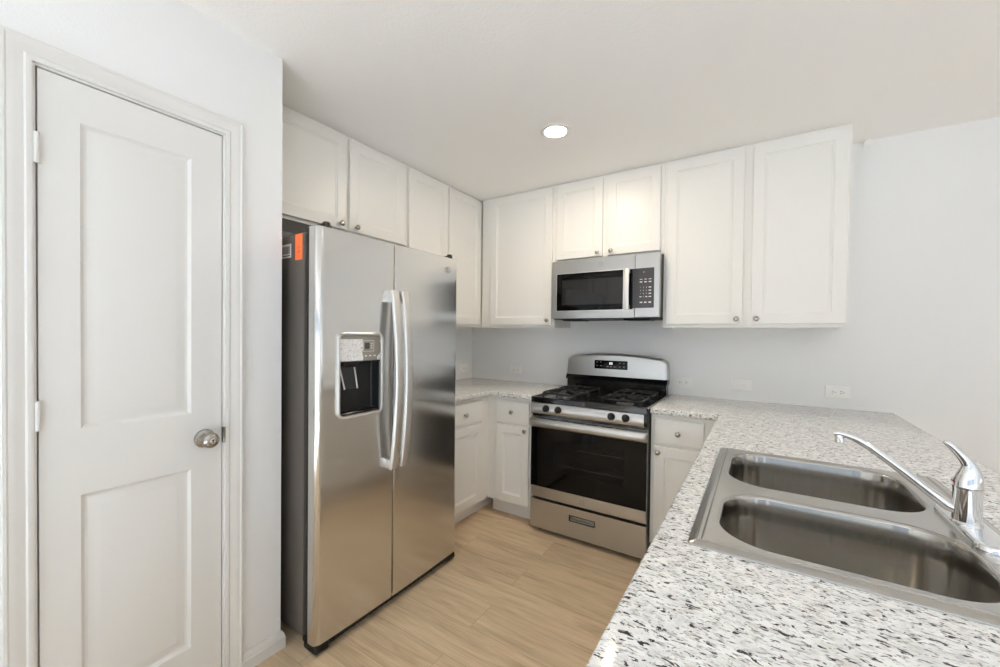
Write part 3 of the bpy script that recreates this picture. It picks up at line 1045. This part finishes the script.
# oven door: steel frame band, black glass, handle
od = MB()
od.rings(fg, (G0 + 0.003, G1 - 0.003, 0.239, 0.312), [(0, -0.037), (0, -0.002), (0.002, 0)])
od.box(G0 + 0.003, G0 + 0.035, DF + 0.004, DF + 0.037, 0.312, 0.780)
od.box(G1 - 0.035, G1 - 0.003, DF + 0.004, DF + 0.037, 0.312, 0.780)
od.box(G0 + 0.035, G1 - 0.035, DF + 0.004, DF + 0.037, 0.742, 0.780)
odo = od.build('oven_door', 'steel_range', rg)
gl = MB()
wu0, wu1, wv0, wv1 = 1.172, 1.637, 0.432, 0.640
gx = [G0 + 0.003, wu0, wu1, G1 - 0.003]
gz = [0.3125, wv0, wv1, 0.760]
for (a, b, c, d) in ((gx[0], gx[1], gz[0], gz[3]), (gx[2], gx[3], gz[0], gz[3]), (gx[1], gx[2], gz[0], gz[1]), (gx[1], gx[2], gz[2], gz[3])):
    gl.box(a, b, DF, DF + 0.006, c, d)
gl.build('door_glass', 'glassb', odo)
MB().box(wu0 + 0.0003, wu1 - 0.0003, DF + 0.0003, DF + 0.005, wv0 + 0.0003, wv1 - 0.0003).build('oven_window', 'window', odo)
hb = MB()
sec = [(0.0, 0.716), (0.026, 0.716), (0.036, 0.724), (0.040, 0.742), (0.038, 0.762), (0.030, 0.772), (0.022, 0.774), (0.026, 0.760), (0.028, 0.742), (0.022, 0.730), (0.0, 0.728)]
loops = []
for (x, k) in ((G0 + 0.000, 0.72), (G0 + 0.008, 0.9), (G0 + 0.03, 1.0), (G1 - 0.03, 1.0), (G1 - 0.008, 0.9), (G1, 0.72)):
    loops.append([Vector((x, DF - w * k, z)) for w, z in sec])
hb.loft(loops)
hb.box(G0 + 0.004, G0 + 0.030, DF - 0.024, DF + 0.001, 0.722, 0.770, 0.003)
hb.box(G1 - 0.030, G1 - 0.004, DF - 0.024, DF + 0.001, 0.722, 0.770, 0.003)
hb.build('oven_handle', 'steel_range', odo)
vt = MB()
for k in range(6):
    x = G0 + 0.13 + k * 0.09
    vt.rings(fg, (x, x + 0.065, 0.7655, 0.7725), [(0, -0.001), (0, 0.0008)])
vt.build('vent_slots', 'blackm', odo)
monogram(fg, 1.376, 0.272, 0.0165, odo, 'logo')
# storage drawer with a recessed pull
sd = MB()
pu0, pu1, pv0, pv1 = 1.291, 1.460, 0.136, 0.172
xs_, zs_ = [G0 + 0.003, pu0, pu1, G1 - 0.003], [0.032, pv0, pv1, 0.222]
for (a, b, c, d) in ((xs_[0], xs_[1], zs_[0], zs_[3]), (xs_[2], xs_[3], zs_[0], zs_[3]), (xs_[1], xs_[2], zs_[0], zs_[1]), (xs_[1], xs_[2], zs_[2], zs_[3])):
    sd.b.faces.new([sd.b.verts.new(fg(*p, 0.0)) for p in ((a, c), (b, c), (b, d), (a, d))])
sd.rings(fg, (pu0, pu1, pv0, pv1), [(0, 0), (0.001, -0.002), (0.002, -0.020)], cap0=False)
sd.rings(fg, (xs_[0], xs_[3], zs_[0], zs_[3]), [(0, 0), (0, -0.036)], cap0=False)
bmesh.ops.remove_doubles(sd.b, verts=sd.b.verts, dist=1e-5)
sdo = sd.build('storage_drawer', 'steel_range', rg)
dpull = MB()
dpull.rings(fg, (pu0 - 0.002, pu1 + 0.002, pv0 - 0.002, pv1 + 0.002), [(0, 0), (0, 0.0015), (0.003, 0.002), (0.006, 0.0005), (0.006, -0.006)], cap0=False, cap1=False)
dpull.build('drawer_pull', 'blackm', sdo)
# control panel and knobs
fp = F('-y', -0.655)
cpn = MB()
cpn.loft([[Vector((x, y, z)) for (y, z) in ((-0.630, 0.800), (-0.668, 0.800), (-0.671, 0.806), (-0.668, 0.868), (-0.664, 0.874), (-0.630, 0.874))] for x in (G0 + 0.006, G1 - 0.022)])
cpo = cpn.build('control_panel', 'steel_range', rg)
ec = MB()
ec.box(G1 - 0.022, G1 - 0.003, -0.668, -0.630, 0.796, 0.874, 0.004)
ec.box(G0 + 0.002, G0 + 0.006, -0.667, -0.630, 0.796, 0.874)
ec.box(G0 + 0.006, G1 - 0.022, -0.655, -0.630, 0.782, 0.7995)
ec.build('panel_end_cap', 'black', rg)
for x in (1.119, 1.206, 1.555, 1.641):
    kb = MB()
    o = (x, -0.6685, 0.840)
    kb.lathe(o, (0, -1, 0), [(0.0225, 0), (0.0235, 0.004), (0.021, 0.007), (0.0185, 0.010), (0.017, 0.026), (0.0155, 0.028)], 24)
    kb.box(x - 0.0045, x + 0.0045, -0.6685 - 0.034, -0.6685 - 0.020, 0.840 - 0.0185, 0.840 + 0.0185, 0.002)
    kb.build('burner_knob', 'blackm', cpo)
# cooktop
ct = MB()
ct.rings(F('+z', 0.0), (G0, G1, -0.672, -0.075), [(0, 0.876), (0, 0.908), (0.003, 0.912), (0.014, 0.9125), (0.022, 0.902), (0.030, 0.900)], 0.008, 4)
ct.build('cooktop', 'black', rg)
tr_ = MB()
tr_.box(G1 - 0.0035, G1 + 0.0015, -0.664, -0.060, 0.9055, 0.9145, 0.001)
tr_.build('cooktop_edge_trim', 'steel_range', rg)
for sx_ in (GC - 0.205, GC + 0.205):
    for sy_ in (-0.235, -0.505):
        bq = MB().lathe((sx_, sy_, 0.899), (0, 0, 1), [(0.056, 0), (0.054, 0.004), (0.040, 0.006), (0.036, 0.012), (0.034, 0.013)], 28).build('burner', 'alum', rg)
        MB().lathe((sx_, sy_, 0.9118), (0, 0, 1), [(0.038, 0), (0.039, 0.004), (0.035, 0.008), (0.015, 0.009)], 28).build('burner_cap', 'iron', bq)
for sx_ in (GC - 0.205, GC + 0.205):
    g = MB()
    ZG = 0.934
    hx, y0, y1 = 0.125, -0.625, -0.115
    bar = lambda pts, r=0.0058: g.tube(pts, r, 8, flat=(0.8, 1.1))
    for (ya, yb) in ((-0.625, -0.375), (-0.365, -0.115)):
        ym = (ya + yb) / 2
        # outer loop, dipping to its feet at the corners
        loop = []
        for (u, v) in rrect(sx_ - hx, sx_ + hx, ya, yb, 0.045, 5):
            loop.append((u, v, ZG))
        bar(loop + loop[:1])
        for (u, v) in ((sx_ - hx + 0.012, ya + 0.012), (sx_ + hx - 0.012, ya + 0.012), (sx_ - hx + 0.012, yb - 0.012), (sx_ + hx - 0.012, yb - 0.012)):
            bar([(u, v, ZG), (u, v, 0.9005)], 0.006)
        for (dx, dy) in ((1, 0), (-1, 0), (0, 1), (0, -1)):
            ex, ey = sx_ + dx * hx, ym + dy * (yb - ya) / 2
            ix, iy = sx_ + dx * 0.028, ym + dy * 0.028
            bar([(ex, ey, ZG), ((ex + ix) / 2, (ey + iy) / 2, ZG + 0.006), (ix, iy, ZG + 0.006)])
    bar([(sx_ - hx + 0.03, -0.377, ZG), (sx_ - hx + 0.03, -0.363, ZG)])
    bar([(sx_ + hx - 0.03, -0.377, ZG), (sx_ + hx - 0.03, -0.363, ZG)])
    g.build('grate', 'iron', rg)
# backguard
bgd = MB()
bgd.box(G0 - 0.004 + 0.01, G1 - 0.010, -0.074, -0.014, 0.876, 1.020)
bgd.loft([[Vector((x, y, z)) for (y, z) in ((-0.014, 0.985), (-0.095, 0.985), (-0.098, 1.000), (-0.080, 1.022), (-0.014, 1.022))] for x in (G0 + 0.002, G1 - 0.002)])
bgd.build('backguard_riser', 'black', rg)
bs = MB()
top = lambda x: 1.160 + 0.034 * (1 - ((x - GC) / 0.38) ** 2)
nx = 24
front, = [[]]
prof_pts = []
rc = 0.022
outline = [(G0 - 0.001, 1.020)] + [(G0 + 0.001, 1.060)]
for k in range(nx + 1):
    x = G0 + 0.006 + (G1 - G0 - 0.012) * k / nx
    t = min(x - G0 - 0.006, G1 - 0.006 - x)
    drop = 0.020 * max(0, 1 - t / 0.03) ** 2
    outline.append((x, top(x) - drop))
outline += [(G1 - 0.001, 1.060), (G1 + 0.001, 1.020)]
fbk = F('-y', -0.014)
poly = outline
cc = Vector((GC, 1.09))
sq = lambda k, d: [(GC + (u - GC) * (1 - k * 0.35), 1.022 + (v - 1.022) * (1 - k) if v > 1.03 else v + 0.0, d) for u, v in poly]
loops = [[fbk(u, v, 0.0) for u, v in poly], [fbk(u, v, 0.046) for u, v in poly]]
for k, d in ((0.012, 0.054), (0.035, 0.060), (0.070, 0.0645), (0.115, 0.0672), (0.17, 0.068)):
    loops.append([fbk(*p) for p in sq(k, d)])
bs.loft(loops)
bso = bs.build('backguard', 'steel_range', rg, 50)
fdz = F('-y', -0.082)
dsp = MB().rings(fdz, (1.236, 1.487, 1.075, 1.140), [(0, -0.003), (0, 0.0015), (0.0015, 0.002)], 0.004, 3).build('display_panel', 'glassb', bso)
dg = MB()
for (u, kind) in ((1.352, 8), (1.366, 8)):
    for (a, b, c, d) in ((0, 0.009, 0, 0.002), (0, 0.009, 0.0075, 0.0095), (0, 0.009, 0.015, 0.017), (0, 0.002, 0, 0.017), (0.007, 0.009, 0, 0.017)):
        dg.rings(fdz, (u + a, u + b, 1.110 + c, 1.110 + d), [(0, 0.002), (0, 0.0024)])
dg.build('clock_digits', 'display', bso)
for (u, v, su) in ((1.258, 1.125, 1.1175), (1.286, 1.126, 1.1175), (1.258, 1.099, 0), (1.286, 1.098, 0), (1.430, 1.122, 1.1145), (1.460, 1.122, 1.1145), (1.430, 1.096, 0), (1.460, 1.096, 0), (1.340, 1.094, 0), (1.364, 1.094, 0), (1.392, 1.094, 0)):
    km = MB().rings(fdz, (u - 0.006, u + 0.006, v - 0.0022, v + 0.0022), [(0, 0.002), (0, 0.0023)])
    km.build('button_mark', 'greyleg', bso)
for (x, y) in ((G0 + 0.05, -0.60), (G1 - 0.05, -0.60), (G0 + 0.05, -0.08), (G1 - 0.05, -0.08)):
    MB().lathe((x, y, 0.0), (0, 0, 1), [(0.018, 0), (0.018, 0.006), (0.009, 0.008), (0.009, 0.031)], 14).build('leveling_foot', 'blackm', rg)

# ------------------------------------------------------------------ microwave
W0, W1, WZ0, WZ1, WY = 1.020, 1.770 - 0.004, 1.447, 1.859, -0.400
mw = thing('microwave', ((W0 + W1) / 2, -0.2, WZ0), 'stainless over-the-range microwave hung under the short cabinet above the range', 'microwave')
MB().box(W0 + 0.004, W1 - 0.001, -0.360, -0.004, WZ0 + 0.004, WZ1 - 0.001, 0.003).build('microwave_body', 'side', mw)
fm = F('-y', WY)
SPL = 1.612
wd = (1.060, 1.538, 1.502, 1.764)
md = MB()
xs_, zs_ = [W0, wd[0], wd[1] + 0.062, SPL - 0.0008], [WZ0, wd[2], wd[3], WZ1 - 0.002]
for i in range(3):
    for j in range(3):
        if i == 1 and j == 1:
            continue
        md.b.faces.new([md.b.verts.new(fm(*p, 0.0)) for p in ((xs_[i], zs_[j]), (xs_[i + 1], zs_[j]), (xs_[i + 1], zs_[j + 1]), (xs_[i], zs_[j + 1]))])
md.rings(fm, (xs_[1], xs_[2], zs_[1], zs_[2]), [(0, 0), (0.0, -0.006)], cap0=False)
md.rings(fm, (xs_[0], xs_[3], zs_[0], zs_[3]), [(0, 0), (0, -0.036)], cap0=False)
bmesh.ops.remove_doubles(md.b, verts=md.b.verts, dist=1e-5)
mdo = md.build('microwave_door', 'steel_range', mw)
wf = MB()
wf.rings(fm, (wd[0] + 0.0005, wd[1] + 0.0615, wd[2] + 0.0005, wd[3] - 0.0005), [(0, -0.0055), (0, 0.0008), (0.001, 0.001), (0.0395, 0.001)], cap0=True, cap1=False)
wf.rings(fm, (wd[0] + 0.040, wd[1] + 0.022, wd[2] + 0.038, wd[3] - 0.045), [(0, -0.004), (0, 0.0008)], cap1=False)
wf.build('window_surround', 'glassb', mdo)
bmsh = MB()
bmsh.rings(fm, (wd[0] + 0.040, wd[1] + 0.0215, wd[2] + 0.0385, wd[3] - 0.0455), [(0, -0.003), (0, 0.0012)])
bmsh.build('door_window', 'mwin', mdo)
bz = MB()
bz.rings(fm, (wd[0] - 0.006, wd[1] + 0.004, wd[2] - 0.006, wd[3] + 0.006), [(0, 0), (0, 0.0015), (0.002, 0.002), (0.005, 0.002), (0.006, 0.0)], cap0=False, cap1=False)
bz.build('window_bezel', 'handle', mdo)
mh = MB()
zs = [1.500 + (1.765 - 1.500) * k / 12 for k in range(13)]
loops = []
for z in zs:
    t = (z - 1.5) / 0.265
    w_ = 0.028 + 0.010 * math.sin(PI * t)
    loops.append([fm(1.568 + 0.016 * a2, z, w_ + 0.006 * b2) for a2, b2 in ((-1, -0.8), (-1, 0.2), (-0.7, 0.9), (0, 1.1), (0.7, 0.9), (1, 0.2), (1, -0.8))])
mh.loft(loops)
for (za, zb2) in ((1.500, 1.528), (1.737, 1.765)):
    mh.rings(fm, (1.554, 1.582, za, zb2), [(0, 0), (0, 0.028)])
mh.build('microwave_handle', 'handle', mdo)
monogram(fm, 1.385, 1.815, 0.0165, mdo)
cpm = MB().rings(fm, (SPL + 0.0008, W1, WZ0, WZ1 - 0.002), [(0, -0.036), (0, -0.003), (0.003, 0)]).build('control_section', 'steel_range', mw)
kpd = MB().rings(fm, (1.600, 1.732, 1.508, 1.764), [(0, -0.001), (0, 0.0025), (0.0015, 0.003)], 0.003, 3).build('keypad', 'keypad', mw)
def legend(u, v, hw, hh, r=0.0):
    MB().rings(fm, (u - hw, u + hw, v - hh, v + hh), [(0, 0.003), (0, 0.0034)], r, 4).build('key', 'legend', kpd)


for r_, v in enumerate((1.640, 1.620, 1.600, 1.580)):
    for c_, u in enumerate((1.650, 1.668, 1.686)):
        s_ = '123456789'[r_ * 3 + c_] if r_ < 3 else (None, '0', None)[c_]
        if s_:
            MB().text(fm, s_, u, v, 0.011, 0.0004, 0.003).build('key', 'legend', kpd)
        else:
            legend(u, v, 0.006, 0.003)
    legend(1.708, v, 0.008, 0.003)
for v, hh in ((1.692, 0.002), (1.675, 0.0035)):
    for u in (1.652, 1.680, 1.708):
        legend(u, v, 0.008, hh)
for u in (1.654, 1.680, 1.708):
    legend(u, 1.544, 0.008, 0.004)
legend(1.669, 1.738, 0.003, 0.003, 0.003)
mv = MB()
mv.box(W0 + 0.01, W1 - 0.01, -0.385, -0.02, WZ0 - 0.006, WZ0 + 0.003)
for (a, b) in ((W0 + 0.06, W0 + 0.22), (W1 - 0.24, W1 - 0.06)):
    mv.loft([[Vector((a, -0.36, WZ0 - 0.006)), Vector((b, -0.36, WZ0 - 0.006)), Vector((b, -0.20, WZ0 - 0.006)), Vector((a, -0.20, WZ0 - 0.006))],
             [Vector((a + 0.01, -0.35, WZ0 - 0.016)), Vector((b - 0.01, -0.35, WZ0 - 0.016)), Vector((b - 0.01, -0.21, WZ0 - 0.016)), Vector((a + 0.01, -0.21, WZ0 - 0.016))]])
mv.build('vent_underside', 'blackm', mw)


# ------------------------------------------------------------------ wall outlets and switch
def outlet(axis, base_, uc, vc, label, kind='outlet'):
    f = F(axis, base_)
    t = thing('wall_outlet' if kind == 'outlet' else 'light_switch', f(uc, vc, 0), label, 'outlet' if kind == 'outlet' else 'light switch', 'wall plates above the counter' if kind == 'outlet' else None)
    W_, H_ = 0.0575, 0.0365
    pl_ = MB().rings(f, (uc - W_, uc + W_, vc - H_, vc + H_), [(0, 0), (0, 0.003), (0.0015, 0.0045), (0.004, 0.0055)], 0.004, 3).build('cover_plate', 'plastic', t)
    if kind == 'outlet':
        for s_ in (-0.0195, 0.0195):
            rc_ = MB().rings(f, (uc + s_ - 0.0165, uc + s_ + 0.0165, vc - 0.0145, vc + 0.0145), [(0, 0.005), (0, 0.0068), (0.001, 0.0075)], 0.008, 5).build('receptacle', 'plastic', t)
            sl = MB()
            for dv, ln in ((0.0058, 0.0045), (-0.0058, 0.0038)):
                sl.rings(f, (uc + s_ - 0.0065, uc + s_ - 0.0065 + 2 * ln, vc + dv - 0.0012, vc + dv + 0.0012), [(0, 0.0070), (0, 0.0078)])
            sl.lathe(f(uc + s_ + 0.0088, vc, 0.0070), f(0, 0, 1) - f(0, 0, 0), [(0.0024, 0), (0.0024, 0.0008)], 10)
            sl.build('slots', 'slot', rc_)
        MB().lathe(f(uc, vc, 0.0053), f(0, 0, 1) - f(0, 0, 0), [(0.003, 0), (0.003, 0.0012), (0.002, 0.0016)], 10).build('screw', 'plastic', t)
    else:
        fr_ = MB().rings(f, (uc - 0.0335, uc + 0.0335, vc - 0.0165, vc + 0.0165), [(0, 0.005), (0, 0.0062), (0.001, 0.0068)]).build('switch_frame', 'plastic', t)
        rk = MB()
        rk.loft([[f(uc + a, vc + b, 0.0066) for a, b in ((-0.031, -0.0145), (0.031, -0.0145), (0.031, 0.0145), (-0.031, 0.0145))],
                 [f(uc + a, vc + b, 0.0085 if a < 0 else 0.0112) for a, b in ((-0.030, -0.0135), (0.030, -0.0135), (0.030, 0.0135), (-0.030, 0.0135))]])
        rk.build('rocker', 'plastic', fr_)
    return t


outlet('+x', 0.001, -0.128, 1.008, 'white sideways outlet on the side wall next to the refrigerator')
outlet('-y', -0.001, 0.486, 1.012, 'white sideways outlet between the inner corner and the range')
outlet('-y', -0.001, 1.853, 1.006, 'white sideways outlet just right of the range')
outlet('-y', -0.001, 2.202, 1.011, 'white sideways rocker switch between the two right-hand outlets', 'switch')
outlet('-y', -0.001, 2.688, 1.009, 'white sideways outlet farthest right on the back wall')

# ------------------------------------------------------------------ unseen pale rug, added to bounce sunlight up to the ceiling
rug = MB()
rug.rings(F('+z', 0.0), (1.1, 5.0, -5.6, -3.7), [(0, 0.0005), (0, 0.008), (0.006, 0.012)], 0.02, 4)
tag(rug.build('bounce_rug', 'rug'), 'large cream rug added out of view to bounce sunlight onto the ceiling', 'rug')

# ------------------------------------------------------------------ ceiling light, added fill lights and sprinkler head
def can_light(x, y, label, lens='fill_lens'):
    lt = thing('recessed_light', (x, y, ZC), label, 'ceiling light', 'recessed ceiling lights')
    tl = MB()
    tl.lathe((x, y, ZC), (0, 0, -1), [(0.084, 0), (0.083, 0.003), (0.079, 0.0045), (0.060, 0.0035), (0.058, 0.001)], 40, cap0=False, cap1=False)
    tl.build('trim_ring', 'plastic', lt)
    ls = MB()
    ls.lathe((x, y, ZC), (0, 0, -1), [(0.058, 0.0012), (0.050, 0.0025), (0.02, 0.003)], 40, cap0=False)
    ls.build('lamp_lens', lens, lt)


can_light(1.333, -1.030, 'round lit recessed ceiling light in front of the range', 'lens')
can_light(1.950, -5.000, 'round ceiling fill light added out of view toward the front windows')  # fill light out of view, added to brighten the room
for (x, y, lab) in ((3.9, -1.6, 'ceiling fill light added out of view nearest the back wall'), (3.9, -4.4, 'ceiling fill light added out of view nearest the front window')):
    can_light(x, y, lab)  # two more added fill lights, also unseen

sk = thing('sprinkler_head', (2.795, 0.0, 2.430), 'small white sprinkler head high on the wall beside the last cabinet', 'sprinkler')
MB().lathe((2.795, -0.0005, 2.430), (0, -1, 0), [(0.020, 0), (0.020, 0.004), (0.017, 0.010), (0.012, 0.012)], 28).build('escutcheon', 'plastic', sk)
hs = MB()
hs.lathe((2.795, -0.008, 2.430), (0, -1, 0), [(0.013, 0), (0.012, 0.010), (0.008, 0.012), (0.008, 0.030), (0.018, 0.032), (0.018, 0.035), (0.006, 0.036)], 18)
hs.build('nozzle', 'plastic', sk)
